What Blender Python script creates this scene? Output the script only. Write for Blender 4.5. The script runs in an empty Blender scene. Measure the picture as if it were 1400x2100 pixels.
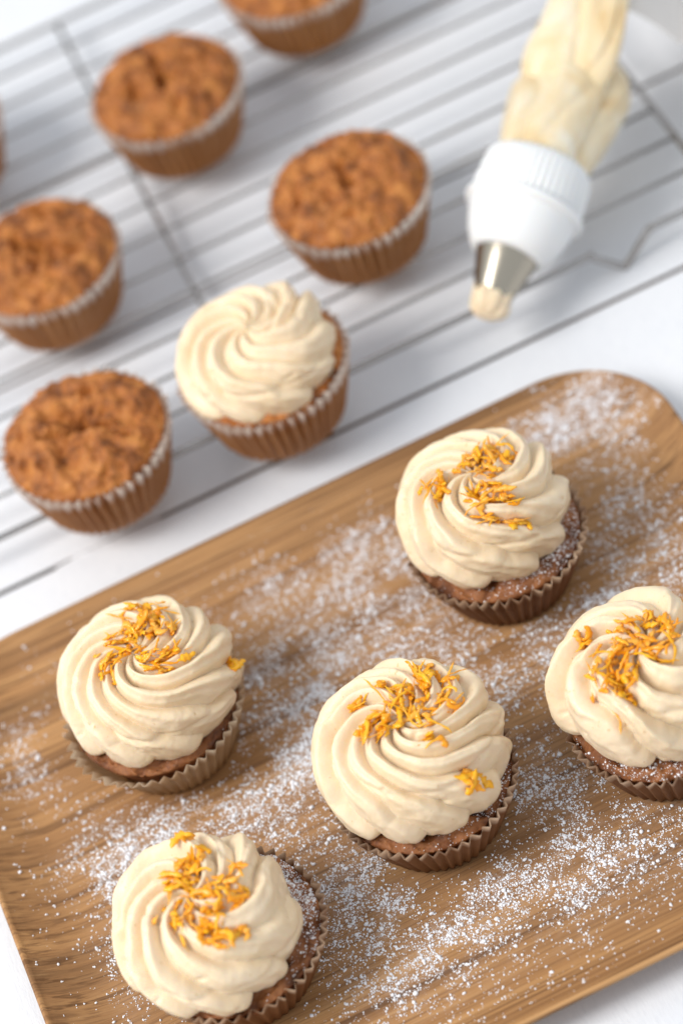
import bpy, math, random
import numpy as np
from mathutils import Vector, Matrix
from mathutils.bvhtree import BVHTree

S = 0.01                      # everything below is written in centimetres
sc = bpy.context.scene
COL = sc.collection
PI = math.pi

# ------------------------------------------------------------------ camera
cam_d = bpy.data.cameras.new("camera")
cam = bpy.data.objects.new("camera", cam_d); COL.objects.link(cam)
Cc = Vector((-8.0967, -82.5762, 92.1500)) * S
Rr = Vector((0.899399, -0.361856, -0.245237)); Uu = Vector((0.432224, 0.652371, 0.622571)); Ff = Vector((0.065296, 0.665937, -0.743145))
m = Matrix(((Rr.x, Uu.x, -Ff.x, Cc.x), (Rr.y, Uu.y, -Ff.y, Cc.y), (Rr.z, Uu.z, -Ff.z, Cc.z), (0, 0, 0, 1)))
cam.matrix_world = m
cam_d.sensor_fit = 'VERTICAL'; cam_d.sensor_height = 36.0; cam_d.sensor_width = 24.0
cam_d.lens = 5800.0 / 2100.0 * 36.0
cam_d.clip_start = 0.05; cam_d.clip_end = 20.0
cam_d.dof.use_dof = True
cam_d.dof.focus_distance = 1.098
cam_d.dof.aperture_fstop = 4.0
sc.camera = cam

# ------------------------------------------------------------------ light: a room lit by a large window on the left
w = bpy.data.worlds.new("World"); sc.world = w; w.use_nodes = True
w.node_tree.nodes["Background"].inputs[0].default_value = (0.90, 0.945, 1.0, 1)
w.node_tree.nodes["Background"].inputs[1].default_value = 0.82

def area(name, loc, target, sx, sy, power, color):
    l = bpy.data.lights.new(name, 'AREA'); l.shape = 'RECTANGLE'; l.size = sx; l.size_y = sy
    l.energy = power; l.color = color
    o = bpy.data.objects.new(name, l); COL.objects.link(o)
    o.location = loc
    o.rotation_euler = (Vector(target) - Vector(loc)).to_track_quat('-Z', 'Y').to_euler()
    return o
area("window_light", (-1.42, -0.22, 1.72), (0, 0, 0), 0.95, 1.05, 46, (1.0, 0.965, 0.92))

sc.view_settings.view_transform = 'Standard'; sc.view_settings.look = 'None'
sc.view_settings.exposure = 0.0; sc.view_settings.gamma = 1.0
sc.cycles.max_bounces = 8; sc.cycles.diffuse_bounces = 4; sc.cycles.transmission_bounces = 4
sc.cycles.use_denoising = True

# ------------------------------------------------------------------ numpy noise
def _hash(ix, iy, iz, seed):
    h = (ix * 374761393 + iy * 668265263 + iz * 2147483647 + seed * 974711) & 0xffffffff
    h = ((h ^ (h >> 13)) * 1274126177) & 0xffffffff
    h = h ^ (h >> 16)
    return (h & 0xffff) / 32767.5 - 1.0
def noise3(P, seed=0):
    P = np.asarray(P, dtype=np.float64)
    i = np.floor(P).astype(np.int64); f = P - i; f = f * f * (3 - 2 * f)
    r = 0
    for dx in (0, 1):
        wx = f[:, 0] if dx else 1 - f[:, 0]
        for dy in (0, 1):
            wy = f[:, 1] if dy else 1 - f[:, 1]
            for dz in (0, 1):
                wz = f[:, 2] if dz else 1 - f[:, 2]
                r = r + wx * wy * wz * _hash(i[:, 0] + dx, i[:, 1] + dy, i[:, 2] + dz, seed)
    return r
def fbm(P, seed=0, o=3):
    r = 0; a = 1.0; P = np.asarray(P, dtype=np.float64)
    for k in range(o):
        r = r + a * noise3(P * (2.03 ** k) + 17.3 * k, seed + k); a *= 0.5
    return r

# ------------------------------------------------------------------ mesh helpers
def mesh_np(name, V, F, mat, smooth=True, fmat=None):
    """V: n x 3 in cm, F: list of arrays (each k x 3 or k x 4)."""
    me = bpy.data.meshes.new(name)
    V = np.asarray(V, dtype=np.float32) * S
    if not isinstance(F, list): F = [F]
    F = [np.asarray(f, dtype=np.int32) for f in F if len(f)]
    nl = sum(f.size for f in F); nf = sum(len(f) for f in F)
    me.vertices.add(len(V)); me.vertices.foreach_set("co", V.ravel())
    me.loops.add(nl); me.loops.foreach_set("vertex_index", np.concatenate([f.ravel() for f in F]))
    tot = np.concatenate([np.full(len(f), f.shape[1], dtype=np.int32) for f in F])
    start = np.concatenate([[0], np.cumsum(tot)[:-1]]).astype(np.int32)
    me.polygons.add(nf); me.polygons.foreach_set("loop_start", start)
    me.polygons.foreach_set("use_smooth", np.full(nf, smooth))
    mats = mat if isinstance(mat, list) else [mat]
    for mm in mats: me.materials.append(mm)
    if fmat is not None: me.polygons.foreach_set("material_index", np.asarray(fmat, dtype=np.int32))
    me.update(calc_edges=True); me.validate()
    return me
def obj(name, me, parent=None, loc=None):
    o = bpy.data.objects.new(name, me); COL.objects.link(o)
    if parent: o.parent = parent
    if loc is not None: o.location = Vector(loc) * S
    return o
def tag(o, label, cat, group=None, kind=None):
    o['label'] = label; o['category'] = cat
    if group: o['group'] = group
    if kind: o['kind'] = kind
    return o
def thing(name, label, cat, loc, rotz=0.0, group=None):
    o = bpy.data.objects.new(name, None); COL.objects.link(o)
    o.empty_display_size = 0.01
    o.location = Vector(loc) * S; o.rotation_euler = (0, 0, rotz)
    return tag(o, label, cat, group)
def grid_faces(nr, nc, wrap=True, off=0):
    i = np.arange(nr - 1)[:, None]; j = np.arange(nc if wrap else nc - 1)[None, :]
    j2 = (j + 1) % nc
    a = i * nc + j; b = i * nc + j2; c = (i + 1) * nc + j2; d = (i + 1) * nc + j
    return (np.stack([a, b, c, d], -1).reshape(-1, 4) + off)
def tube(path, rad, n=8, cap=True):
    P = np.asarray(path, float); m_ = len(P)
    rad = np.full(m_, rad) if np.isscalar(rad) else np.asarray(rad, float)
    T = np.gradient(P, axis=0); T /= np.linalg.norm(T, axis=1)[:, None]
    N = np.zeros_like(P); ref = np.array([0, 0, 1.0]) if abs(T[0, 2]) < 0.9 else np.array([1.0, 0, 0])
    v = ref - T[0] * (ref @ T[0]); N[0] = v / np.linalg.norm(v)
    for k in range(1, m_):
        v = N[k - 1] - T[k] * (N[k - 1] @ T[k]); N[k] = v / np.linalg.norm(v)
    B = np.cross(T, N)
    a = np.linspace(0, 2 * PI, n, endpoint=False)
    V = P[:, None] + rad[:, None, None] * (np.cos(a)[None, :, None] * N[:, None] + np.sin(a)[None, :, None] * B[:, None])
    V = V.reshape(-1, 3); F = [grid_faces(m_, n)]
    if cap:
        V = np.vstack([V, P[0], P[-1]]); c0 = len(V) - 2; c1 = len(V) - 1
        j = np.arange(n); j2 = (j + 1) % n
        F.append(np.concatenate([np.stack([j2, j, np.full(n, c0)], -1), np.stack([(m_ - 1) * n + j, (m_ - 1) * n + j2, np.full(n, c1)], -1)]))
    return V, F
def smooth_path(pts, n=8):
    P = np.asarray(pts, float); out = []
    Q = np.vstack([2 * P[0] - P[1], P, 2 * P[-1] - P[-2]])
    for i in range(1, len(Q) - 2):
        for k in range(n):
            t = k / n
            out.append(0.5 * ((2 * Q[i]) + (-Q[i - 1] + Q[i + 1]) * t + (2 * Q[i - 1] - 5 * Q[i] + 4 * Q[i + 1] - Q[i + 2]) * t * t + (-Q[i - 1] + 3 * Q[i] - 3 * Q[i + 1] + Q[i + 2]) * t ** 3))
    out.append(P[-1]); return np.array(out)
_t = (1 + 5 ** 0.5) / 2
ICO_V = np.array([(-1, _t, 0), (1, _t, 0), (-1, -_t, 0), (1, -_t, 0), (0, -1, _t), (0, 1, _t), (0, -1, -_t), (0, 1, -_t), (_t, 0, -1), (_t, 0, 1), (-_t, 0, -1), (-_t, 0, 1)]) / math.sqrt(1 + _t * _t)
ICO_F = np.array([(0, 11, 5), (0, 5, 1), (0, 1, 7), (0, 7, 10), (0, 10, 11), (1, 5, 9), (5, 11, 4), (11, 10, 2), (10, 7, 6), (7, 1, 8), (3, 9, 4), (3, 4, 2), (3, 2, 6), (3, 6, 8), (3, 8, 9), (4, 9, 5), (2, 4, 11), (6, 2, 10), (8, 6, 7), (9, 8, 1)])
def grains(P, r, rng, flat=0.7):
    n = len(P)
    sc3 = r[:, None] * rng.uniform(0.7, 1.35, (n, 3)); sc3[:, 2] *= flat
    V = ICO_V[None] * rng.uniform(0.8, 1.2, (n, 12, 1)) * sc3[:, None, :] + P[:, None, :]
    F = ICO_F[None] + (np.arange(n) * 12)[:, None, None]
    return V.reshape(-1, 3), F.reshape(-1, 3)

# ------------------------------------------------------------------ materials
class NT:
    def __init__(s, name):
        s.m = bpy.data.materials.new(name); s.m.use_nodes = True
        s.t = s.m.node_tree; s.n = s.t.nodes; s.l = s.t.links
        s.p = s.n["Principled BSDF"]; s.out = s.n["Material Output"]
    def add(s, typ, **kw):
        x = s.n.new(typ)
        for k, v in kw.items(): setattr(x, k, v)
        return x
    def co(s, scale=(1, 1, 1), rot=(0, 0, 0)):
        tc = s.add('ShaderNodeTexCoord'); mp = s.add('ShaderNodeMapping')
        mp.inputs['Scale'].default_value = scale; mp.inputs['Rotation'].default_value = rot
        s.l.new(tc.outputs['Object'], mp.inputs['Vector']); return mp.outputs[0]
    def noise(s, vec, scale, detail=4, rough=0.55, dist=0.0):
        x = s.add('ShaderNodeTexNoise'); x.inputs['Scale'].default_value = scale; x.inputs['Detail'].default_value = detail
        x.inputs['Roughness'].default_value = rough; x.inputs['Distortion'].default_value = dist
        s.l.new(vec, x.inputs['Vector']); return x.outputs['Fac']
    def ramp(s, fac, stops):
        x = s.add('ShaderNodeValToRGB'); e = x.color_ramp.elements
        while len(e) < len(stops): e.new(0.5)
        for i, (p, c) in enumerate(stops):
            e[i].position = p; e[i].color = (c, c, c, 1) if np.isscalar(c) else (*c, 1)
        s.l.new(fac, x.inputs[0]); return x.outputs[0]
    def mix(s, fac, a, b, mode='MIX'):
        x = s.add('ShaderNodeMix', data_type='RGBA', blend_type=mode)
        for sock, v in ((x.inputs[0], fac), (x.inputs[6], a), (x.inputs[7], b)):
            if isinstance(v, (int, float)): sock.default_value = v
            elif isinstance(v, tuple): sock.default_value = (*v, 1)
            else: s.l.new(v, sock)
        return x.outputs[2]
    def math(s, op, a, b=0.0):
        x = s.add('ShaderNodeMath', operation=op)
        for sock, v in ((x.inputs[0], a), (x.inputs[1], b)):
            if isinstance(v, (int, float)): sock.default_value = v
            else: s.l.new(v, sock)
        return x.outputs[0]
    def bump(s, h, strength, dist, prev=None):
        x = s.add('ShaderNodeBump'); x.inputs['Strength'].default_value = strength; x.inputs['Distance'].default_value = dist
        s.l.new(h, x.inputs['Height'])
        if prev: s.l.new(prev, x.inputs['Normal'])
        return x.outputs[0]
    def set(s, **kw):
        for k, v in kw.items():
            i = s.p.inputs[k.replace('_', ' ')]
            if isinstance(v, (int, float)): i.default_value = v
            elif isinstance(v, tuple): i.default_value = (*v, 1) if i.type == 'RGBA' else v
            else: s.l.new(v, i)

def mat_paint():
    s = NT("white_paint"); v = s.co()
    big = s.noise(v, 9, 3); col = s.ramp(big, [(0.3, (0.71, 0.73, 0.77)), (0.7, (0.79, 0.80, 0.825))])
    vs = s.co((220, 28, 60)); st = s.noise(vs, 6.0, 5, 0.6, 0.6)
    col = s.mix(s.ramp(st, [(0.30, 0.35), (0.5, 0.0)]), col, (0.56, 0.58, 0.63))
    fine = s.noise(v, 900, 2)
    b = s.bump(st, 0.35, 0.0006); b = s.bump(fine, 0.15, 0.0003, b)
    s.set(Base_Color=col, Roughness=0.38, Normal=b)
    s.p.inputs['Specular IOR Level'].default_value = 0.4
    return s.m
def mat_rawwood():
    s = NT("raw_plank_side"); v = s.co((3, 60, 60))
    n = s.noise(v, 5, 4); s.set(Base_Color=s.ramp(n, [(0.3, (0.05, 0.022, 0.010)), (0.7, (0.24, 0.12, 0.05))]), Roughness=0.8)
    return s.m
def mat_oak():
    s = NT("oiled_oak"); 
    vA = s.co((2.6, 75, 26)); vB = s.co((7, 480, 110)); vC = s.co((26, 1500, 200)); vD = s.co((2.0, 9, 4))
    a = s.noise(vA, 1.0, 4, 0.55, 0.5); b = s.noise(vB, 1.0, 4, 0.6, 0.25); c = s.noise(vC, 1.0, 2, 0.5); d = s.noise(vD, 1.0, 2)
    base = s.ramp(a, [(0.30, (0.24, 0.122, 0.048)), (0.46, (0.375, 0.188, 0.072)), (0.58, (0.48, 0.255, 0.100)), (0.75, (0.61, 0.35, 0.155))])
    base = s.mix(s.ramp(b, [(0.36, 0.55), (0.47, 0.0)]), base, (0.13, 0.058, 0.022))
    base = s.mix(s.ramp(b, [(0.56, 0.0), (0.72, 0.45)]), base, (0.60, 0.36, 0.165))
    base = s.mix(s.ramp(c, [(0.36, 0.6), (0.45, 0.0)]), base, (0.16, 0.075, 0.03))
    base = s.mix(s.ramp(d, [(0.38, 0.0), (0.62, 0.45)]), base, (0.24, 0.125, 0.055))
    vE = s.co((2.2, 300, 90)); e_ = s.noise(vE, 1.0, 3, 0.6, 0.3)
    base = s.mix(s.ramp(e_, [(0.36, 0.6), (0.43, 0.0)]), base, (0.095, 0.038, 0.012))
    bp = s.bump(b, 0.25, 0.0006); bp = s.bump(c, 0.3, 0.0003, bp)
    at = s.add('ShaderNodeAttribute', attribute_name='dust'); vD2 = s.co(); du = s.noise(vD2, 420, 4, 0.65); du2 = s.noise(vD2, 1500, 2, 0.6)
    df = s.math('MULTIPLY', at.outputs['Fac'], s.math('ADD', s.math('MULTIPLY', s.ramp(du, [(0.42, 0.0), (0.62, 1.0)]), 0.75), s.math('MULTIPLY', s.ramp(du2, [(0.5, 0.0), (0.62, 1.0)]), 0.5)))
    base = s.mix(s.math('MINIMUM', df, 0.9), base, (0.84, 0.84, 0.87))
    s.set(Base_Color=base, Roughness=s.ramp(b, [(0.3, 0.68), (0.7, 0.52)]), Normal=bp)
    s.p.inputs['Specular IOR Level'].default_value = 0.3
    return s.m
def mat_frosting():
    s = NT("cream_frosting"); v = s.co()
    n = s.noise(v, 60, 3); col = s.ramp(n, [(0.3, (0.80, 0.635, 0.42)), (0.7, (0.85, 0.70, 0.505))])
    f = s.noise(v, 700, 3, 0.6); g = s.noise(v, 260, 3)
    sp = s.ramp(s.noise(v, 420, 1), [(0.24, 0.75), (0.27, 0.0)])
    col = s.mix(sp, col, (0.66, 0.47, 0.24))
    b = s.bump(g, 0.3, 0.0009); b = s.bump(f, 0.35, 0.0004, b)
    s.set(Base_Color=col, Roughness=0.42, Normal=b)
    s.p.inputs['Subsurface Weight'].default_value = 0.30
    s.p.inputs['Subsurface Radius'].default_value = (1.0, 0.6, 0.3); s.p.inputs['Subsurface Scale'].default_value = 0.0035
    s.p.inputs['Specular IOR Level'].default_value = 0.42
    return s.m
def mat_cake(name, dark, mid, light):
    s = NT(name); v = s.co()
    n = s.noise(v, 110, 5, 0.62, 0.5); n2 = s.noise(v, 400, 4, 0.6); n3 = s.noise(v, 45, 2)
    col = s.ramp(n, [(0.33, dark), (0.47, mid), (0.68, light)])
    col = s.mix(s.ramp(n2, [(0.32, 0.55), (0.42, 0.0)]), col, dark)
    col = s.mix(s.ramp(n3, [(0.55, 0.0), (0.75, 0.45)]), col, light)
    b = s.bump(n, 0.6, 0.0018); b = s.bump(n2, 0.7, 0.0010, b)
    s.set(Base_Color=col, Roughness=0.58, Normal=b)
    s.p.inputs['Specular IOR Level'].default_value = 0.38
    s.p.inputs['Subsurface Weight'].default_value = 0.12; s.p.inputs['Subsurface Radius'].default_value = (1, 0.4, 0.15)
    s.p.inputs['Subsurface Scale'].default_value = 0.002
    return s.m
def mat_liner(name, soaked, mid, edge, zlo, zhi, transl=0.25):
    """greaseproof paper: soaked brown where it touches the cake, pale at its free top edge (a property of the paper)"""
    s = NT(name); tc = s.add('ShaderNodeTexCoord'); sp = s.add('ShaderNodeSeparateXYZ'); s.l.new(tc.outputs['Object'], sp.inputs[0])
    n = s.noise(tc.outputs['Object'], 70, 4, 0.6)
    z = s.math('MULTIPLY', sp.outputs[2], 100.0)
    zz = s.math('ADD', z, s.math('MULTIPLY', s.math('SUBTRACT', n, 0.5), 1.1))
    x = s.add('ShaderNodeMapRange'); x.inputs[1].default_value = zlo; x.inputs[2].default_value = zhi; s.l.new(zz, x.inputs[0])
    col = s.ramp(x.outputs[0], [(0.0, soaked), (0.45, mid), (0.78, mid), (1.0, edge)])
    col = s.mix(s.ramp(n, [(0.35, 0.4), (0.55, 0.0)]), col, soaked)
    s.set(Base_Color=col, Roughness=0.50)
    s.p.inputs['Specular IOR Level'].default_value = 0.32
    tr = s.add('ShaderNodeBsdfTranslucent'); s.l.new(col, tr.inputs[0])
    mx = s.add('ShaderNodeMixShader'); mx.inputs[0].default_value = transl
    s.l.new(s.p.outputs[0], mx.inputs[1]); s.l.new(tr.outputs[0], mx.inputs[2]); s.l.new(mx.outputs[0], s.out.inputs[0])
    return s.m
def mat_simple(name, col, rough=0.5, metal=0.0, sss=0.0, bumpscale=None, coat=0.0, var=None):
    s = NT(name); v = s.co(); c = col
    if var: c = s.ramp(s.noise(v, var[0], 3), [(0.3, col), (0.7, var[1])])
    s.set(Base_Color=c, Roughness=rough, Metallic=metal)
    if sss:
        s.p.inputs['Subsurface Weight'].default_value = sss; s.p.inputs['Subsurface Radius'].default_value = (1, 0.6, 0.3); s.p.inputs['Subsurface Scale'].default_value = 0.002
    if bumpscale: s.set(Normal=s.bump(s.noise(v, bumpscale, 3), 0.3, 0.0004))
    if name.startswith("carrot"):
        s.p.inputs['Subsurface Radius'].default_value = (1, 0.55, 0.1); s.p.inputs['Subsurface Scale'].default_value = 0.004
        tr = s.add('ShaderNodeBsdfTranslucent'); s.l.new(c, tr.inputs[0]) if not isinstance(c, tuple) else None
        mx = s.add('ShaderNodeMixShader'); mx.inputs[0].default_value = 0.10
        s.l.new(s.p.outputs[0], mx.inputs[1]); s.l.new(tr.outputs[0], mx.inputs[2]); s.l.new(mx.outputs[0], s.out.inputs[0])
    if coat: s.p.inputs['Coat Weight'].default_value = coat
    return s.m
def mat_bag():
    s = NT("filled_bag_plastic"); v = s.co()
    n = s.noise(v, 26, 4, 0.55, 1.6)
    col = s.ramp(n, [(0.24, (0.62, 0.40, 0.17)), (0.38, (0.76, 0.60, 0.36)), (0.54, (0.80, 0.69, 0.49)), (0.72, (0.83, 0.77, 0.64))])
    s.set(Base_Color=col, Roughness=0.28, Normal=s.bump(n, 0.3, 0.002))
    s.p.inputs['Subsurface Weight'].default_value = 0.3; s.p.inputs['Subsurface Radius'].default_value = (1, .6, .3); s.p.inputs['Subsurface Scale'].default_value = 0.005
    return s.m
M_PAINT = mat_paint(); M_RAW = mat_rawwood(); M_OAK = mat_oak(); M_FROST = mat_frosting()
M_MUFFIN = mat_cake("carrot_cake_crust", (0.16, 0.050, 0.011), (0.37, 0.122, 0.024), (0.54, 0.215, 0.05))
M_CAKE = mat_cake("dark_carrot_cake", (0.06, 0.020, 0.008), (0.19, 0.066, 0.022), (0.36, 0.145, 0.05))
M_LINER_M = mat_liner("paper_case_pale_edge", (0.42, 0.17, 0.045), (0.47, 0.215, 0.075), (0.90, 0.83, 0.76), 0.9, 2.95, 0.20)
M_LINER_T = mat_liner("paper_case_brown", (0.20, 0.080, 0.026), (0.26, 0.115, 0.046), (0.80, 0.64, 0.48), 0.4, 3.0, 0.28)
M_LINER_P = mat_liner("paper_case_cream", (0.46, 0.26, 0.11), (0.54, 0.37, 0.21), (0.86, 0.77, 0.62), 0.2, 3.0, 0.35)
M_WIRE = mat_simple("chromed_wire", (0.40, 0.385, 0.375), 0.20, 0.95)
M_SUGAR = mat_simple("icing_sugar", (0.87, 0.88, 0.92), 0.75)
M_WHITEP = mat_simple("white_plastic", (0.83, 0.84, 0.84), 0.32, 0, 0.15)
M_STEEL = mat_simple("brushed_steel", (0.42, 0.38, 0.31), 0.26, 1.0)
M_BAG = mat_bag()
_f = NT("clear_bag_film"); _f.set(Base_Color=(0.74, 0.70, 0.66), Roughness=0.35)
_t1 = _f.add('ShaderNodeBsdfTransparent'); _m1 = _f.add('ShaderNodeMixShader'); _m1.inputs[0].default_value = 0.45
_f.l.new(_f.p.outputs[0], _m1.inputs[1]); _f.l.new(_t1.outputs[0], _m1.inputs[2]); _f.l.new(_m1.outputs[0], _f.out.inputs[0]); M_FILM = _f.m
M_SHREDS = [mat_simple("carrot_shred_%s" % n, c, 0.36, 0, 0.15, 900, 0.2, (300, c2)) for n, c, c2 in
            (("orange", (1.0, 0.35, 0.003), (1.0, 0.42, 0.008)), ("amber", (1.0, 0.44, 0.006), (1.0, 0.52, 0.015)), ("pale", (1.0, 0.40, 0.02), (1.0, 0.52, 0.08)))]

# ------------------------------------------------------------------ table of white planks
PW, SEAM, GAP = 12.0, 4.45, 0.25
def box(x0, x1, y0, y1, z0, z1, bev=0.06):
    # a plank lying along x with its top edges rounded; returns verts, faces, material index (top 0, sides 1)
    prof = [(y0, z0), (y0, z1 - bev), (y0 + bev * .3, z1 - bev * .3), (y0 + bev, z1), (y1 - bev, z1), (y1 - bev * .3, z1 - bev * .3), (y1, z1 - bev), (y1, z0)]
    V = [(x0, y, z) for y, z in prof] + [(x1, y, z) for y, z in prof]
    k = len(prof); F4 = [(i + k, (i + 1) % k + k, (i + 1) % k, i) for i in range(k)]
    fm = [1, 0, 0, 0, 0, 0, 1, 1]
    V += [((x0), (y0 + y1) / 2, z1), ((x1), (y0 + y1) / 2, z1)]
    F3 = [(i, (i + 1) % k, 2 * k) for i in range(k)] + [((i + 1) % k + k, i + k, 2 * k + 1) for i in range(k)]
    return np.array(V), [np.array(F4), np.array(F3)], fm + [1] * (2 * k)
tv, tf, tm = box(-95, 105, -79.5, 88.3, -5.0, -1.6)
table = obj("table", mesh_np("table_underboard", tv, tf, [M_RAW, M_RAW], False, tm))
tag(table, "table top of white painted wooden planks under the rack and tray", "table", kind="structure")
rng = np.random.default_rng(3)
for k in range(-7, 7):
    y0 = SEAM + k * PW + GAP / 2; y1 = SEAM + (k + 1) * PW - GAP / 2
    pv, pf, pm = box(-95, 105, y0, y1, -1.6, 0.0 - (0.0 if k in (-1, 0) else rng.uniform(0, 0.03)))
    o = obj("plank", mesh_np("plank", pv, pf, [M_PAINT, M_RAW], False, pm), table)
# a run of dried paint bridging the nearest open seam, with the gap free again on both sides
us = np.linspace(-12.4, -7.2, 60); vs_ = np.linspace(-0.17, 0.17, 7)
UU, VV = np.meshgrid(us, vs_, indexing='ij')
hz = 0.03 + 0.06 * fbm(np.stack([UU.ravel() * 1.4, VV.ravel() * 4, 0 * UU.ravel()], -1), 5).reshape(UU.shape)
endf = np.minimum((UU + 12.4) / 1.2, (-7.2 - UU) / 1.6).clip(0, 1)
ZZ = -0.22 + (hz * 1.4 + 0.12) * endf ** 0.5 * (1 - (VV / 0.17) ** 2 * 0.35)
obj("paint_run", mesh_np("paint_run", np.stack([UU, VV + SEAM, ZZ], -1).reshape(-1, 3), grid_faces(60, 7, False), M_PAINT), table)

# ------------------------------------------------------------------ cooling rack
rack = thing("cooling_rack", "silver wire cooling rack holding plain cupcakes on the white table", "cooling rack", (-1, 22, 0))
RX, RY = -1.0, 22.0
def rpart(name, path, r, n=10):
    P = np.asarray(path, float) - np.array([RX, RY, 0]); V, F = tube(P, r, n)
    return obj(name, mesh_np(name, V, F, M_WIRE), rack)
ZW = 1.60; V0, V1, U0, U1 = 6.05, 38.3, -24.0, 21.95
def dip(u):     # the frame wire bends down to the table in V-shaped feet
    return [(u - 1.75, V0, 1.55), (u - 1.5, V0, 1.50), (u - 0.1, V0 - .12, 0.16), (u + .05, V0 - .12, 0.16), (u + 1.45, V0, 1.46), (u + 1.75, V0, 1.55)]
front = [(U0 + 1.2, V0, 1.55), (U0 + 4, V0, 1.55)] + dip(-17.5) + [(-10, V0, 1.55), (0, V0, 1.55), (10, V0, 1.55)] + dip(16.8)
cz = 1.55
def corner(cx, cy, a0, a1, r=1.2):
    return [(cx + r * math.cos(a), cy + r * math.sin(a), cz) for a in np.linspace(a0, a1, 7)]
loop = front + corner(U1 - 1.2, V0 + 1.2, -PI / 2, 0) + corner(U1 - 1.2, V1 - 1.2, 0, PI / 2)
back = [(x, 2 * V1 - 0 - y if False else V1 + (V0 - y), z) for x, y, z in dip(16.8)][::-1] + [(0, V1, cz)] + [(x, V1 + (V0 - y), z) for x, y, z in dip(-17.5)][::-1]
loop += back + corner(U0 + 1.2, V1 - 1.2, PI / 2, PI) + corner(U0 + 1.2, V0 + 1.2, PI, 1.5 * PI)
rpart("frame", smooth_path(loop, 5), 0.165)
for k in range(1, 14):
    v = V0 + k * (V1 - V0) / 14
    rpart("wire", [(U0 + .05, v, ZW), (-10, v, ZW), (5, v, ZW), (U1 - .05, v, ZW)], 0.105)
for u in (-12.4, -1.05, 10.6)[1:2]:
    rpart("cross_wire", [(u - .1, V0, 1.36), (u, 20, 1.36), (u + .3, V1, 1.36)], 0.14)

# ------------------------------------------------------------------ wooden tray
TX0, TX1, TY0, TY1, TR = -19.75, 14.45, -28.2, 0.42, 4.6
TZ, TRIM, TW = 0.46, 1.85, 2.9
TCX, TCY = (TX0 + TX1) / 2, (TY0 + TY1) / 2
def tray_inset(x, y):
    hx, hy = (TX1 - TX0) / 2, (TY1 - TY0) / 2
    qx = np.abs(x - TCX) - (hx - TR); qy = np.abs(y - TCY) - (hy - TR)
    d = np.hypot(np.maximum(qx, 0), np.maximum(qy, 0)) + np.minimum(np.maximum(qx, qy), 0) - TR
    return -d
def tray_z(s):
    t = np.clip(1 - s / TW, 0, 1); return TZ + (TRIM - TZ) * t ** 1.75
def ring(s, n=4, nc=20, ns=100):
    hx, hy = (TX1 - TX0) / 2 - s, (TY1 - TY0) / 2 - s; r = max(TR - s, 0.25) if s >= 0 else TR - s
    pts = []
    for q, (sx, sy) in enumerate(((1, -1), (1, 1), (-1, 1), (-1, -1))):
        a0 = -PI / 2 + q * PI / 2
        for a in np.linspace(a0, a0 + PI / 2, nc): pts.append((sx * (hx - r) + r * math.cos(a), sy * (hy - r) + r * math.sin(a)))
        nx = ((1, -1), (1, 1), (-1, 1), (-1, -1))[(q + 1) % 4]
        e = np.array(pts[-1]); a1 = a0 + PI / 2
        f = np.array((nx[0] * (hx - r) + r * math.cos(a1), nx[1] * (hy - r) + r * math.sin(a1)))
        for t in np.linspace(0, 1, ns + 2)[1:-1]: pts.append(tuple(e + (f - e) * t))
    return np.array(pts)
ss = list(np.arange(13.9, 3.1, -0.35)) + [3.0, 2.8, 2.6, 2.4, 2.2, 2.0, 1.8, 1.6, 1.4, 1.2, 1.0, 0.8, 0.6, 0.42, 0.26]
rings = [np.column_stack([ring(s), np.full(480, float(tray_z(s)))]) for s in ss]
ez = float(tray_z(0.1)); TH = 0.42
for s, dz in ((0.14, 0.02), (0.05, -0.02), (0.0, -0.10), (0.0, -0.24), (0.06, -0.33), (0.16, -0.40)):
    rings.append(np.column_stack([ring(s), np.full(480, ez + dz)]))
for s in (0.5, 0.9, 1.3, 1.7, 2.1, 2.6, 3.1, 4.0, 8.0, 13.9):
    rings.append(np.column_stack([ring(s), np.full(480, max(float(tray_z(s)) - TH, 0.04))]))
TV = np.concatenate(rings); TV[:, 0] *= 1.0
nr = len(rings); TF = [grid_faces(nr, 480)[:, ::-1]]
c0 = len(TV); TV = np.vstack([TV, [0, 0, TZ], [0, 0, 0.04]])
j = np.arange(480); j2 = (j + 1) % 480
TF.append(np.concatenate([np.stack([j, j2, np.full(480, c0)], -1), np.stack([(nr - 1) * 480 + j2, (nr - 1) * 480 + j, np.full(480, c0 + 1)], -1)]))
tray = obj("wooden_tray", mesh_np("wooden_tray", TV, TF, M_OAK), None, (TCX, TCY, 0))
assert len(tray.data.vertices) == len(TV)
tag(tray, "rectangular oak tray with raised curved rim, dusted with sugar and holding five topped cupcakes", "tray")

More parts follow.
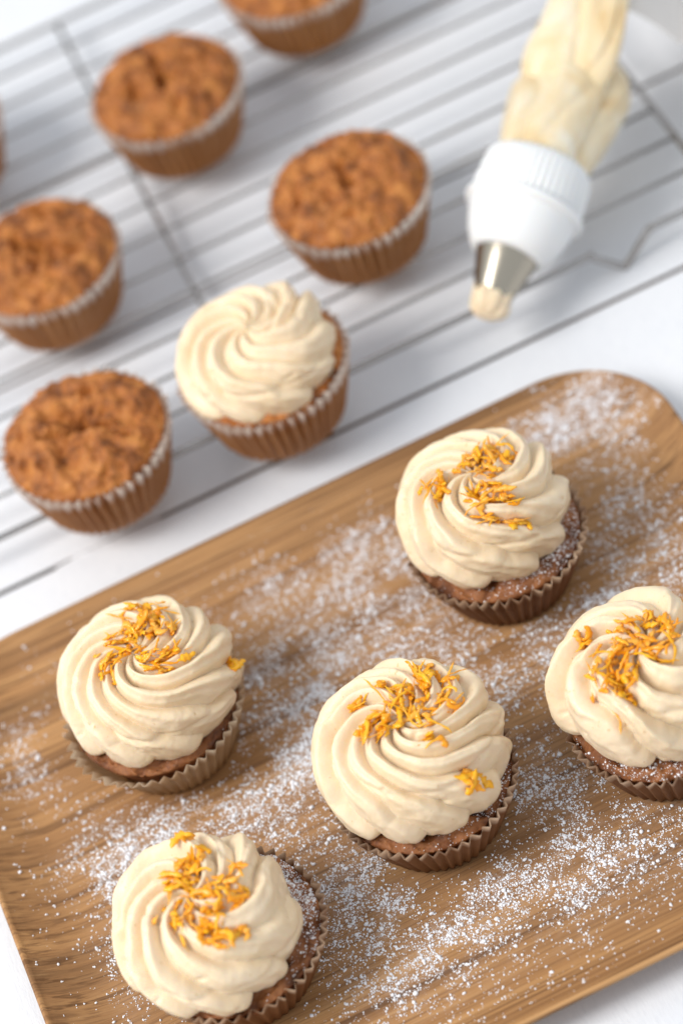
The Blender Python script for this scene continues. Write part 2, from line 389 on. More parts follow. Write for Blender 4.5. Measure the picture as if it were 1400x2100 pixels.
# ------------------------------------------------------------------ icing sugar sifted over the tray
rng = np.random.default_rng(11)
BASES = {'c1': (-10.75, -8.02), 'c2': (4.85, -7.80), 'c3': (-2.53, -17.24), 'c4': (6.80, -19.10), 'c5': (-11.85, -19.90)}
spots = [  # u, v, radius u, radius v, weight
 (12.0, -2.1, 2.2, 1.7, 2.6), (10.3, -1.1, 2.0, 1.2, 1.9), (8.3, -1.3, 1.8, 1.0, 1.5), (13.0, -3.2, 1.0, 1.2, 1.2),
 (-1.2, -2.6, 2.8, 1.2, 0.9), (-5.2, -2.6, 1.7, 1.2, 0.9), (0.4, -5.0, 2.6, 2.2, 1.6), (-3.0, -7.5, 3.2, 2.6, 1.7), (-5.8, -9.5, 2.0, 2.6, 1.4),
 (-6.7, -12.4, 1.8, 2.0, 2.3), (-9.6, -12.6, 1.7, 1.2, 1.5), (-13.9, -12.2, 2.0, 1.4, 2.8), (-15.6, -12.0, 1.4, 2.0, 1.1),
 (-16.6, -6.0, 1.2, 2.2, 0.8), (-16.0, -16.5, 1.3, 3.2, 0.7), (-6.6, -18.8, 2.0, 2.2, 2.2), (-5.6, -22.6, 3.2, 1.9, 1.6), (-1.2, -22.6, 2.6, 1.7, 1.6), (-1.0, -21.3, 1.5, 1.0, 1.0),
 (3.6, -22.6, 2.6, 1.5, 1.6), (1.7, -19.0, 2.0, 2.2, 1.8), (7.5, -22.8, 2.5, 1.3, 1.2), (10.0, -10.2, 1.9, 2.4, 1.3), (7.2, -11.2, 2.2, 1.3, 1.2), (11.4, -7.2, 1.6, 1.5, 0.5),
 (3.2, -12.0, 2.2, 1.6, 1.2), (0.2, -10.6, 2.0, 2.2, 1.1), (-2.3, -12.0, 1.6, 1.2, 1.0), (9.0, -14.6, 2.0, 1.0, 0.7), (-8.5, -16.2, 1.3, 1.6, 1.2), (0.6, -14.4, 1.3, 1.2, 1.0)]
def dens(x, y, smooth=False):
    d = 0.10 + 0 * x
    for cu, cv, ru, rv, wt in spots: d = d + wt * np.exp(-(((x - cu) / ru) ** 2 + ((y - cv) / rv) ** 2))
    s = tray_inset(x, y)
    edge = np.clip((s - 0.1) / 2.6, 0, 1)
    corner_ = np.exp(-(((x - 11.6) / 3.6) ** 2 + ((y + 1.3) / 2.4) ** 2))
    d = d * np.maximum(edge, corner_ * (s > 0.12))
    P = np.stack([x, y, 0 * x], -1)
    cl = 0.62 + 0.62 * fbm(P * 0.9, 21, 3)
    if smooth: return d * np.clip(cl, 0.06, 2.2)
    fl = 0.65 + 0.6 * noise3(P * 4.0, 33)
    d = d * np.clip(cl, 0.06, 2.2) * np.clip(fl, 0.15, 2)
    for bx, by in BASES.values():
        d = d * (np.hypot(x - bx, y - by) > 2.75)
    return d
da = tray.data.attributes.new('dust', 'FLOAT', 'POINT')
dvals = np.clip(dens(TV[:, 0] + TCX, TV[:, 1] + TCY, True) * 0.10, 0, 0.6) * (TV[:, 2] >= TZ - 0.01)
da.data.foreach_set('value', dvals.astype(np.float32))
NC = 1350000
cx = rng.uniform(TX0, TX1, NC); cy = rng.uniform(TY0, TY1, NC)
keep = rng.random(NC) < dens(cx, cy) / 7.5
cx, cy = cx[keep], cy[keep]
# small clumps: some grains carry companions
nb = rng.poisson(0.5, len(cx)); rep = np.repeat(np.arange(len(cx)), nb)
gx = np.concatenate([cx, cx[rep] + rng.normal(0, 0.05, len(rep))]); gy = np.concatenate([cy, cy[rep] + rng.normal(0, 0.05, len(rep))])
gr = np.clip(rng.lognormal(math.log(0.0205), 0.52, len(gx)), 0.009, 0.095)
ok = tray_inset(gx, gy) > 0.12; gx, gy, gr = gx[ok], gy[ok], gr[ok]
if len(gx) > 105000:
    sel = rng.permutation(len(gx))[:105000]; gx, gy, gr = gx[sel], gy[sel], gr[sel]
print("sugar grains", len(gx))
GP = np.stack([gx, gy, tray_z(tray_inset(gx, gy)) + gr * 0.35], -1); big = gr >= 0.024
GV, GF = grains(GP[big], gr[big], rng, 0.7)
OV = np.array([(1, 0, 0), (0, 1, 0), (-1, 0, 0), (0, -1, 0), (0, 0, 1.), (0, 0, -1)]); OF = np.array([(0, 1, 4), (1, 2, 4), (2, 3, 4), (3, 0, 4), (1, 0, 5), (2, 1, 5), (3, 2, 5), (0, 3, 5)])
ns_ = int((~big).sum()); sv = OV[None] * (gr[~big][:, None] * rng.uniform(0.8, 1.5, (ns_, 3)))[:, None, :] + GP[~big][:, None, :]
GF = np.concatenate([GF, (OF[None] + (np.arange(ns_) * 6)[:, None, None]).reshape(-1, 3) + len(GV)]); GV = np.concatenate([GV, sv.reshape(-1, 3)])
o = obj("icing_sugar", mesh_np("icing_sugar", GV, GF, M_SUGAR, True))
tag(o, "white icing sugar sifted in specks and drifts over the wooden tray", "icing sugar", kind="stuff")

# ------------------------------------------------------------------ cupcake parts
def liner_mesh(seed, rb, rt, h, npl=46, amp=0.15, flare=()):
    nth = npl * 12; nz = 16
    th = np.linspace(0, 2 * PI, nth, endpoint=False); t = np.linspace(0, 1, nz)
    TH_, T = np.meshgrid(th, t); n = noise3(np.stack([np.cos(TH_.ravel()) * 2.2, np.sin(TH_.ravel()) * 2.2, T.ravel() * .6], -1), seed).reshape(T.shape)
    n2 = noise3(np.stack([np.cos(TH_.ravel()) * 7, np.sin(TH_.ravel()) * 7, T.ravel() * 1.1], -1), seed + 5).reshape(T.shape)
    ph = npl * (TH_ + 0.020 * n2 + 0.02 * n)
    saw = np.arcsin(np.sin(ph) * 0.96) / (PI / 2)
    r = rb + (rt - rb) * T ** 0.95 + saw * (0.075 + (amp - 0.075) * T) * (1 + 0.35 * n2) + 0.04 * n * T
    for ang, wd, am in flare:
        da = (TH_ - ang + PI) % (2 * PI) - PI
        r = r + am * np.exp(-(da / wd) ** 2) * T ** 3
    z = h * T + (0.05 * n2 + 0.03 * n) * T ** 2
    for ang, wd, am in flare:
        da = (TH_ - ang + PI) % (2 * PI) - PI
        z = z - 0.35 * am * np.exp(-(da / wd) ** 2) * T ** 3
    V = np.stack([r * np.cos(TH_), r * np.sin(TH_), z], -1).reshape(-1, 3)
    V = np.vstack([V, [0, 0, 0.02]])
    j = np.arange(nth); j2 = (j + 1) % nth
    return V, [grid_faces(nz, nth), np.stack([j2, j, np.full(nth, len(V) - 1)], -1)]
def cake_mesh(seed, rb, rt, h, dome, rough=1.0, crater=0.0):
    nth, nr_ = 256, 74
    th = np.linspace(0, 2 * PI, nth, endpoint=False)
    # profile: side bottom -> rim -> dome centre
    side = [(rb * 0.98 - .05, 0.06), (rb + (rt - rb) * .5 - .05, h * .5), (rt - 0.10, h * 0.86)]
    top = []
    for q in np.linspace(0, 1, nr_ - 3):
        x = 1 - q; top.append((rt * (x ** 1.0), h - 0.12 + (dome + 0.12) * (1 - x ** 3.2) ** 0.75))
    prof = np.array(side + top); R0, Z0 = prof[:, 0], prof[:, 1]
    R_ = R0[:, None] + 0 * th[None]; Z = Z0[:, None] + 0 * th[None]
    X = R_ * np.cos(th); Y = R_ * np.sin(th)
    P = np.stack([X.ravel(), Y.ravel(), Z.ravel()], -1)
    a = fbm(P * 1.0, seed, 2); b = 1 - np.abs(fbm(P * 0.9 + 5, seed + 9, 3)) * 1.7; c = fbm(P * 5.0, seed + 20, 3); d = 1 - np.abs(noise3(P * 1.8 + 9, seed + 30)) * 2
    rr = np.hypot(P[:, 0], P[:, 1]) / rt
    topm = (np.repeat(np.arange(len(prof)), nth) >= 4).astype(float)
    disp = rough * (0.12 * a + 0.17 * b + 0.035 * c + 0.08 * d - 0.14) * np.clip(1.35 - rr * 0.6, 0.5, 1.3)
    pit = np.clip(fbm(P * 1.3 + 40, seed + 50, 2) - 0.30, 0, 1) * (1.5 if dome > .5 else 0.9)
    disp = disp - rough * pit * np.clip(1.1 - rr, 0.1, 1)
    if crater: disp = disp - crater * np.exp(-((P[:, 0] + 0.4) ** 2 / 1.2 + (P[:, 1] - 0.1) ** 2 / 0.6)) * (0.6 + 0.8 * np.abs(c))
    edge = 0.06 * fbm(P * 2.2, seed + 3, 2) * (rr > 0.75)
    P[:, 0] *= 1 + edge * topm * rough * 0.4; P[:, 1] *= 1 + edge * topm * rough * 0.4
    P[:, 2] += disp * topm
    F = [grid_faces(len(prof), nth)]
    j = np.arange(nth); j2 = (j + 1) % nth; P = np.vstack([P, [0, 0, 0.06]])
    F.append(np.stack([j2, j, np.full(nth, len(P) - 1)], -1))
    return P, F
FP = np.array([(0.72, 0.00), (0.89, 0.02), (0.975, 0.12), (1.00, 0.25), (0.99, 0.40), (0.955, 0.55), (0.89, 0.69), (0.79, 0.81), (0.65, 0.90), (0.49, 0.955), (0.33, 0.985), (0.18, 1.0), (0.08, 1.01), (0.0, 1.01)])
def frosting_mesh(seed, R, H, arms=10, twist=2.75, th0=0.0, amp=0.64, sx=1.0, lean=(0, 0), peak=0.0):
    rg = np.random.default_rng(seed)
    nth = 384; P_ = smooth_path(np.column_stack([FP, np.zeros(len(FP))]), 14)[:, :2]
    # resample evenly
    d = np.concatenate([[0], np.cumsum(np.hypot(*(np.diff(P_ * [R, H], axis=0)).T))]); ns = 136
    s = np.linspace(0, d[-1], ns); pr = np.interp(s, d, P_[:, 0]) * R; pz = np.interp(s, d, P_[:, 1]) * H; sn = s / d[-1]
    T = np.gradient(np.column_stack([pr, pz]), axis=0); T /= np.linalg.norm(T, axis=1)[:, None]
    nr_, nz_ = T[:, 1], -T[:, 0]
    th = np.linspace(0, 2 * PI, nth, endpoint=False)
    TH_, SN = np.meshgrid(th, sn); PR = pr[:, None] + 0 * TH_; PZ = pz[:, None] + 0 * TH_
    X = PR * np.cos(TH_); Y = PR * np.sin(TH_); Q = np.stack([X.ravel(), Y.ravel(), PZ.ravel()], -1)
    lo = noise3(Q * 0.42, seed).reshape(X.shape); mi = fbm(Q * 1.1, seed + 4, 2).reshape(X.shape); hi = fbm(Q * 4.0, seed + 8, 2).reshape(X.shape)
    out = 1 - SN
    rad = PR / R; side = np.clip(0.36 - SN, 0, 1)
    ph = arms * (TH_ - th0 - twist * (rad * 0.95 + side * 0.55)) / (2 * PI) + 0.34 * lo + 0.07 * mi
    arm = np.floor(ph).astype(int) % arms; w_ = ph - np.floor(ph)
    wk = w_ ** 0.74
    hr = np.where(w_ < 0.70, np.sin(w_ / 0.70 * PI / 2) ** 1.25, np.cos((w_ - 0.70) / 0.30 * PI / 2) ** 1.0)
    hr = hr + 0.07 * np.sin(w_ * 2 * PI * 3 + 4 * lo) * np.sin(PI * w_)
    jit = rg.uniform(0.75, 1.2, arms); jit2 = rg.uniform(-0.09, 0.09, arms)
    # blend arm-wise values only through hr so nothing jumps at the valleys
    env = np.interp(sn, [0, 0.06, 0.16, 0.28, 0.45, 0.7, 0.9, 1.0], [0.12, 0.45, 0.60, 0.70, 0.95, 1.0, 0.70, 0.2])[:, None]
    disp = amp * env * (hr * jit[arm] - 0.55 + hr * jit2[arm] * 1.0)
    q = (TH_ - th0 * 0.5) / (2 * PI) + 2.1 * SN + 0.08 * lo; q = q - np.floor(q)
    disp = disp - 0.11 * np.exp(-((q - 0.5) / 0.045) ** 2) * np.interp(sn, [0, .15, .3, .8, .95, 1], [0, .2, 1, 1, .3, 0])[:, None]
    disp = disp + 0.05 * lo * env + 0.03 * mi * env + 0.016 * hi * env
    # ragged tears low on the outer edge
    disp = disp + 0.05 * np.maximum(fbm(np.stack([np.cos(TH_.ravel()) * 5, np.sin(TH_.ravel()) * 5, SN.ravel() * 3], -1), seed + 15, 2).reshape(X.shape), 0) * np.interp(sn, [0, .08, .2, .3], [0, 1, .7, 0])[:, None]
    # small air holes and nicks left in the cream
    Xo = X.ravel(); Yo = Y.ravel(); Zo = PZ.ravel(); dent = np.zeros(len(Xo))
    for _k in range(16):
        i0 = rg.integers(int(0.2 * len(Xo)), int(0.85 * len(Xo))); rad_ = rg.uniform(0.07, 0.15); st = rg.uniform(1.0, 2.2)
        dent += rg.uniform(0.06, 0.17) * np.exp(-(((Xo - Xo[i0]) / st) ** 2 + (Yo - Yo[i0]) ** 2 + (Zo - Zo[i0]) ** 2) / rad_ ** 2)
    disp = disp - dent.reshape(X.shape)
    # lips of each ridge lean over the next valley
    dth = 0.16 * env * (wk - 0.5) * np.interp(sn, [0, .2, 1], [0.2, 1, 0.6])[:, None] * np.sin(PI * wk)
    r = PR + disp * nr_[:, None]; z = PZ + disp * nz_[:, None]
    a = TH_ + dth
    X = r * np.cos(a) * sx + lean[0] * SN ** 2; Y = r * np.sin(a) / sx + lean[1] * SN ** 2
    V = np.stack([X, Y, z], -1).reshape(-1, 3)
    V = np.vstack([V, [lean[0], lean[1], H + peak]])
    n = nth; j = np.arange(n); j2 = (j + 1) % n; base = (ns - 1) * n
    V[base:base + n, :2] = V[base:base + n, :2] * 1.0
    return V, [grid_faces(ns, n), np.stack([base + j, base + j2, np.full(n, len(V) - 1)], -1)]
def shred_mesh(rg, L, wdt, curl, mat):
    """one grated carrot shred: a ragged flattened strand along a wandering curve"""
    n = 12; t = np.linspace(0, 1, n)
    h = np.cumsum(rg.normal(curl / n, 0.20, n)); p = np.cumsum(rg.normal(0, 0.12, n))
    d = np.column_stack([np.cos(h), np.sin(h), np.sin(p - p.mean()) * 0.55]) * (L / n)
    P = np.cumsum(d, axis=0); P -= P.mean(axis=0)
    rad = wdt * 0.5 * np.clip(np.minimum(t * 5, (1 - t) * 3) + 0.25, 0, 1) * (1 + rg.uniform(-0.35, 0.35, n))
    V, F = tube(P, rad, 6)
    c = np.repeat(P, 6, axis=0)
    V[:len(c)] = c + (V[:len(c)] - c) * rg.uniform(0.65, 1.35, (len(c), 1))
    V[:len(c), 2] = c[:, 2] + (V[:len(c), 2] - c[:, 2]) * 0.5
    return mesh_np("shred", V, F, mat, True)

def add_grains(parent, bvh, cxy, R0, R1, n, rg, arc=None, rmax=0.06):
    P = []; r = []
    while len(P) < n:
        a = rg.uniform(0, 2 * PI) if arc is None else rg.normal(arc[0], arc[1])
        rr = rg.uniform(R0, R1)
        x, y = cxy[0] + rr * math.cos(a), cxy[1] + rr * math.sin(a)
        hit = bvh.ray_cast(Vector((x, y, 20)) * S, Vector((0, 0, -1)))
        if hit[0] is None: n -= 1; continue
        P.append(np.array(hit[0]) / S); r.append(min(rg.lognormal(math.log(0.021), 0.5), rmax))
    if not P: return
    V, F = grains(np.array(P), np.array(r), rg, 0.8)
    o = obj("sugar_specks", mesh_np("sugar_specks", V, F, M_SUGAR), parent); o['kind'] = 'stuff'

def bvh_of(V, F):
    polys = []
    for f in F: polys += [tuple(int(i) for i in r) for r in f]
    return BVHTree.FromPolygons([Vector(v) * S for v in V], polys)

TG = "topped cupcakes standing on the wooden tray"
RG_ = "plain cupcakes on the wire rack"
ZEST = {
'c1': [(0.76, 2.22), (1.37, 2.11), (1.65, 1.06), (0.78, 1.04), (0.17, 1.15), (1.23, 0.47), (1.84, 0.37), (-0.35, 0.9), (0.44, 0.69), (1.77, -1.01), (1.26, -0.97), (-1.18, 0.02), (-1.34, -0.45), (0.79, -1.37), (0.43, -0.58), (-0.41, 0.09), (3.75, -1.29)] ,
'c2': [(1.5, 1.21), (1.05, 1.2), (1.68, 0.62), (0.53, 0.77), (-0.05, 0.7), (0.77, 0.31), (0.76, -0.46), (0.67, -1.15), (-1.31, 0.32), (-1.86, 0.08), (-0.04, -1.28), (0.87, -2.19), (-0.48, -1.29), (0.77, -2.87), (-0.23, -2.21)] ,
'c3': [(1.68, 2.3), (1.94, 1.46), (1.12, 1.98), (-0.38, 2.11), (0.11, 1.54), (0.52, 1.02), (1.18, 1.13), (1.57, 0.1), (-0.4, 0.8), (0.0, 0.28), (-1.32, 0.58), (-1.81, 0.36), (-1.16, -0.04), (-0.33, -0.03), (0.57, -0.33), (0.13, -1.36), (-1.76, 2.04), (1.0, -2.9), (1.25, -3.2)] ,
'c4': [(-0.95, 1.9), (0.42, 1.29), (1.0, 1.19), (1.79, 1.1), (2.26, 0.38), (0.44, 0.46), (1.17, 0.27), (2.01, -0.54), (-0.49, 0.25), (0.2, -0.46), (-1.25, -0.07), (-1.23, -0.88), (-0.5, -1.07), (1.34, -0.65), (-0.95, -1.58)] ,
'c5': [(0.52, 3.16), (0.52, 1.91), (0.14, 1.4), (0.62, 1.36), (0.4, 0.75), (-0.42, 1.24), (0.75, 0.06), (1.79, 0.17), (-0.8, 0.74), (0.11, -0.05), (0.69, -0.63), (1.49, -0.62), (-0.59, -0.35), (0.32, -1.13), (-1.06, -0.55), (0.46, -1.81), (-0.46, -1.62), (0.91, -2.19)]}

def cupcake(key, name, label, group, x, y, z, seed, liner, cake, frost=None, cakemat=M_CAKE, linmat=M_LINER_T, specks=None, flat=()):
    t = thing(name, label, "cupcake", (x, y, z), 0, group)
    V, F = liner_mesh(seed, **liner); obj("paper_case", mesh_np("paper_case", V, F, linmat), t)
    V, F = cake_mesh(seed + 1, **cake); ck = obj("cake", mesh_np("cake", V, F, cakemat), t)
    rg = np.random.default_rng(seed)
    if specks: add_grains(t, bvh_of(V, F), (0, 0), 2.7, cake['rt'] - 0.03, specks[0], rg, specks[1])
    if frost:
        f = dict(frost); ox, oy, oz = f.pop('at')
        zx, zy = {'c1': (0.0, -0.35), 'c2': (0.0, -0.6), 'c3': (0.45, -0.65), 'c4': (-0.75, -0.6), 'c5': (0.1, -0.5)}.get(key, (0, 0))
        V, F = frosting_mesh(seed + 2, **f); V = V + np.array([ox, oy, oz])
        obj("frosting", mesh_np("frosting", V, F, M_FROST), t)
        if key in ZEST:
            bv = bvh_of(V, F)
            for (dx, dy) in ZEST[key]:
                main = abs(dx) < 2.3 and abs(dy) < 2.4
                for q in range(9 if main else 3):
                    px = ox + dx * 0.88 + zx + rg.normal(0, 0.22) * (q > 0); py = oy + dy * 0.88 + zy + rg.normal(0, 0.22) * (q > 0)
                    hit = bv.ray_cast(Vector((px, py, 30)) * S, Vector((0, 0, -1)))
                    if hit[0] is None: continue
                    L = rg.uniform(0.4, 1.25) if q % 3 else rg.uniform(0.9, 1.8); wd = rg.uniform(0.13, 0.29) if q % 3 else rg.uniform(0.07, 0.12)
                    if not main: L, wd = rg.uniform(0.9, 1.25), rg.uniform(0.26, 0.36)
                    mt = M_SHREDS[int(rg.choice([0, 0, 1, 1, 2]))]
                    so = obj("carrot_shred", shred_mesh(rg, L, wd, rg.normal(0, 1.1), mt), t)
                    nrm = hit[1]; 
                    if nrm.z < 0: nrm = -nrm
                    nrm = (nrm + Vector((rg.normal(0, .20), rg.normal(0, .20), rg.uniform(0.1, 0.4)))).normalized()
                    ax = Vector((math.cos(a := rg.uniform(0, 2 * PI)), math.sin(a), rg.normal(0, 0.25)))
                    ax = (ax - nrm * ax.dot(nrm)).normalized(); bx = nrm.cross(ax)
                    loc = hit[0] + nrm * (0.03 + 0.028 * q) * S
                    so.matrix_local = Matrix(((ax.x, bx.x, nrm.x, loc.x), (ax.y, bx.y, nrm.y, loc.y), (ax.z, bx.z, nrm.z, loc.z), (0, 0, 0, 1)))
    return t

TRZ = TZ + 0.0
LT = dict(rb=2.55, rt=3.72, h=3.0, amp=0.18); CT = dict(rb=2.45, rt=3.50, h=2.95, dome=0.25, rough=1.5)
cupcake('c1', "frosted_cupcake", "frosted cupcake in a pale cream paper case flaring out on its left, with orange shreds", TG,
        -10.75, -8.02, TRZ, 101, dict(LT, flare=((-2.5, 0.8, 0.35),)), CT, dict(R=3.56, H=3.755, th0=0.6, arms=10, twist=3.1, amp=0.60, at=(0.18, 0.15, 2.85), lean=(0, -0.5)), linmat=M_LINER_P, specks=(60, (0.3, 0.5)))
cupcake('c2', "frosted_cupcake", "topped cupcake beside the heavily sugared far tray corner, nearest the piping bag nozzle", TG,
        4.85, -7.80, TRZ, 202, LT, CT, dict(R=3.48, H=3.85, th0=2.0, arms=9, twist=2.9, amp=0.66, at=(-0.18, 0.50, 2.95), lean=(0, -0.5)), specks=(800, (-0.7, 0.8)))
cupcake('c3', "frosted_cupcake", "topped cupcake with a stray orange bit low on its front, midmost on the tray", TG,
        -2.53, -17.24, TRZ, 303, LT, CT, dict(R=3.68, H=3.95, th0=3.4, arms=11, twist=2.6, amp=0.60, at=(0.0, 0.42, 2.85), lean=(0, -0.5)), specks=(700, (-0.3, 0.7)))
cupcake('c4', "frosted_cupcake", "topped cupcake with a wide heap of orange shreds, cut by the right picture edge", TG,
        6.80, -19.10, TRZ, 404, LT, CT, dict(R=3.56, H=3.75, th0=5.0, arms=8, twist=2.3, amp=0.74, at=(0.0, 0.55, 2.85), lean=(0, -0.5)), specks=(800, (-1.5, 0.8)))
cupcake('c5', "frosted_cupcake", "topped cupcake nearest the camera, with sugared dark cake showing beside its frosting", TG,
        -11.85, -19.90, TRZ, 505, dict(LT, rt=3.8), dict(CT, rt=3.6), dict(R=3.52, H=3.65, th0=0.0, arms=9, twist=2.7, amp=0.66, at=(-0.58, 0.02, 2.85), lean=(0, -0.3)), specks=(1900, (0.4, 0.6)))
LM = dict(rb=2.90, rt=3.74, h=3.35, amp=0.25); CM = dict(rb=2.72, rt=3.66, h=3.48, dome=1.05, rough=1.4)
RZ = ZW + 0.105
cupcake('f5', "frosted_cupcake", "frosted cupcake without carrot shreds, the only frosted one on the wire rack", None,
        -0.27, 5.33 + 0.15, RZ, 606, LM, dict(CM, dome=0.2), dict(R=3.45, H=2.9, th0=1.0, at=(-0.1, -0.05, 3.0), amp=0.50, twist=2.6, arms=9, lean=(0, -0.3)), M_MUFFIN, M_LINER_M)
for nm, x, y, sd, cr, lab in (
    ('m1', 2.08, 25.35, 711, 0.1, "plain cupcake covering the crossing wire, behind the frosted one without shreds"),
    ('m2', 7.01, 13.18, 722, 0.25, "plain cupcake with ridged orange top, closest to the piping bag collar"),
    ('m3', -6.97, 18.00, 733, 0.1, "plain cupcake half cut by the left picture edge, behind the deeply cracked one"),
    ('m4', -8.66, 6.07, 744, 1.0, "plain cupcake with deep dark cracks in its middle, by the rack's near edge"),
    ('m0', 10.52, 29.75, 755, 0.1, "plain cupcake cut by the top edge of the picture"),
    ('mL', -9.27, 30.31, 766, 0.1, "plain cupcake of which only a brown sliver shows at the far left picture edge")):
    cupcake(nm, "plain_cupcake", lab, RG_, x, y, RZ, sd, LM, dict(CM, crater=cr), None, M_MUFFIN, M_LINER_M)

# ------------------------------------------------------------------ piping bag
TIP = np.array([9.83, 4.48, 3.0]); AX = np.array([0.713, 0.641, 0.285]); AX /= np.linalg.norm(AX)
bagt = thing("piping_bag", "cream filled piping bag with white screw collar and steel nozzle lying on the rack", "piping bag", tuple(TIP))
def frame_of(ax):
    u_ = np.cross([0, 0, 1.0], ax); u_ /= np.linalg.norm(u_); v_ = np.cross(ax, u_); return u_, v_
BU, BV = frame_of(AX)
def lathe(name, prof, mat, n=96, mod=None, parent=bagt):
    prof = np.array(prof, float); a = np.linspace(0, 2 * PI, n, endpoint=False)
    s = prof[:, 0][:, None] + 0 * a; r = prof[:, 1][:, None] + 0 * a
    if mod: r = mod(s, r, a[None] + 0 * s)
    V = s[..., None] * AX + (r * np.cos(a))[..., None] * BU + (r * np.sin(a))[..., None] * BV
    return obj(name, mesh_np(name, V.reshape(-1, 3), grid_faces(len(prof), n)[:, ::-1], mat), parent)
def teeth(s, r, a): return r - 0.10 * np.clip(1 - s / 0.55, 0, 1) * (0.5 + 0.5 * np.cos(a * 8))
lathe("nozzle", [(0.35, 0.55), (0.02, 0.70), (0.0, 0.76), (0.25, 0.80), (0.6, 0.86), (1.2, 1.06), (2.0, 1.28), (2.8, 1.50), (3.0, 1.52)], M_STEEL, 96, teeth)
cl = lathe("screw_collar", [(2.62, 1.30), (2.55, 1.42), (2.58, 1.62), (2.75, 1.80), (3.4, 2.14), (4.1, 2.36), (4.55, 2.44), (4.7, 2.50), (4.72, 2.70), (4.90, 2.76), (5.08, 2.70), (5.14, 2.54)], M_WHITEP)
def knurl(s, r, a): return r + 0.06 * np.sign(np.sin(a * 48)) * (np.abs(np.sin(a * 48)) ** 0.4)
lathe("grip_ring", [(5.12, 2.5), (5.16, 2.55), (6.9, 2.42), (7.15, 2.32), (7.3, 2.15), (7.25, 1.9)], M_WHITEP, 48 * 10, knurl)
# frosting squeezed out at the tip
rg = np.random.default_rng(8)
th = np.linspace(0, 2 * PI, 48, endpoint=False); rr = []
pr = [(1.1, 0.4), (0.9, 0.90), (0.5, 0.90), (0.15, 0.90), (-0.10, 0.84), (-0.3, 0.68), (-0.45, 0.42), (-0.5, 0.2), (-0.5, 0.02)]
def blobm(s, r, a):
    P = np.stack([np.cos(a).ravel() * 2, np.sin(a).ravel() * 2, s.ravel() * 2], -1)
    return r * (1 + 0.07 * np.cos(a * 8 + 1) + 0.20 * fbm(P, 77, 2).reshape(r.shape))
lathe("frosting_blob", pr, M_FROST, 64, blobm)
def loft(name, pts, mat, seed, folds=5, famp=0.2, tw=0.6, n=96, fine=0.05):
    P = smooth_path(pts, 10); C = P[:, :3] - TIP; RA, RB_ = P[:, 3], P[:, 4]
    T = np.gradient(C, axis=0); T /= np.linalg.norm(T, axis=1)[:, None]
    u_, v_ = frame_of(T[0]); Us = [u_]
    for k in range(1, len(C)):
        x = Us[-1] - T[k] * (Us[-1] @ T[k]); Us.append(x / np.linalg.norm(x))
    Us = np.array(Us); Vs = np.cross(T, Us)
    a = np.linspace(0, 2 * PI, n, endpoint=False); s = np.linspace(0, 1, len(C))
    A, SS = np.meshgrid(a, s)
    q = np.stack([np.cos(A).ravel() * 1.5, np.sin(A).ravel() * 1.5, SS.ravel() * 2.2], -1)
    nz = noise3(q, seed).reshape(A.shape); n2 = fbm(q * 2.3, seed + 3, 3).reshape(A.shape)
    fo = (1 - np.abs(np.sin(0.5 * folds * (A + tw * SS * 3 + 0.7 * nz)))) ** 2.2 + 0.35 * (1 - np.abs(np.sin(0.5 * (folds + 3) * (A - 0.6 * tw * SS * 3) + 1.2 * nz))) ** 3
    env = np.interp(s, [0, .12, 1], [0.15, 1, 1])[:, None]
    m_ = 1 - famp * fo * env + 0.04 * nz * env + fine * n2 * env * 0.3
    V = C[:, None] + (RA[:, None] * np.cos(A) * m_)[..., None] * Us[:, None] + (RB_[:, None] * np.sin(A) * m_)[..., None] * Vs[:, None]
    return obj(name, mesh_np(name, V.reshape(-1, 3), grid_faces(len(C), n)[:, ::-1], mat), bagt)
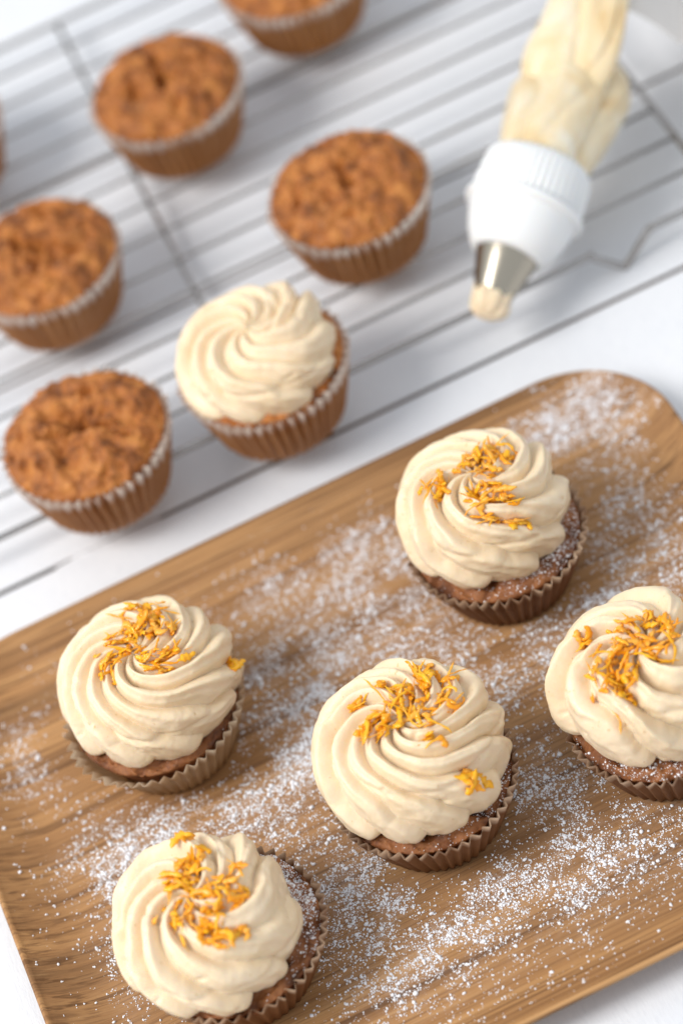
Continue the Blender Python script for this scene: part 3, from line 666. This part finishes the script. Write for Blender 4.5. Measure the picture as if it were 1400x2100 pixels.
loft("bag_body", [(14.6, 8.7, 4.92, 2.0, 1.95), (15.3, 9.5, 4.98, 2.15, 2.1), (16.3, 10.7, 4.9, 2.45, 2.3), (17.5, 12.1, 4.7, 2.75, 2.35), (18.3, 13.2, 4.5, 2.75, 2.2), (18.3, 13.8, 4.4, 1.9, 1.7), (18.5, 14.1, 4.35, 0.9, 0.8), (18.55, 14.2, 4.35, 0.05, 0.05)], M_BAG, 31, 4, 0.16, 0.5, 160)
loft("bag_tail", [(17.1, 12.0, 5.5, 0.5, 0.3), (17.6, 12.5, 5.9, 1.9, 0.7), (18.6, 13.2, 6.4, 2.35, 0.95), (19.9, 14.2, 7.0, 2.15, 1.15), (21.1, 15.5, 7.7, 1.85, 1.25), (22.1, 17.2, 8.5, 1.7, 1.3), (23.1, 19.4, 9.3, 1.85, 1.4), (24.1, 22.7, 10.1, 2.1, 1.5), (25.3, 26.7, 10.8, 2.2, 1.5), (26.3, 30, 11.0, 1.6, 1.0)], M_BAG, 41, 3, 0.34, 0.6, 200, 0.05)
# the loose, empty side of the bag falling over the end of the rack
NU, NV = 60, 50
fu = np.linspace(0, 1, NU); fv = np.linspace(0, 1, NV); A_, B_ = np.meshgrid(fu, fv, indexing='ij')
p00, p10, p01, p11 = np.array([20.6, 16.0, 6.6]), np.array([27.6, 8.2, 2.6]), np.array([24.8, 27.5, 9.6]), np.array([35.0, 21.0, 1.2])
Pf = (p00 * ((1 - A_) * (1 - B_))[..., None] + p10 * (A_ * (1 - B_))[..., None] + p01 * ((1 - A_) * B_)[..., None] + p11 * (A_ * B_)[..., None])
q = Pf.reshape(-1, 3)
Pf = Pf + (0.55 * fbm(q * 0.28, 91, 3).reshape(NU, NV) + 0.5 * np.sin(A_ * 5 + B_ * 3))[..., None] * np.array([0.2, 0.1, 0.9])
Pf[..., 2] = np.maximum(Pf[..., 2], 0.25)
Vf = Pf.reshape(-1, 3) - TIP; Ff_ = grid_faces(NU, NV, False)
fm_ = mesh_np("bag_flap", Vf, Ff_, M_FILM); fo_ = obj("bag_flap", fm_, bagt)
md = fo_.modifiers.new("thick", 'SOLIDIFY'); md.thickness = 0.0003
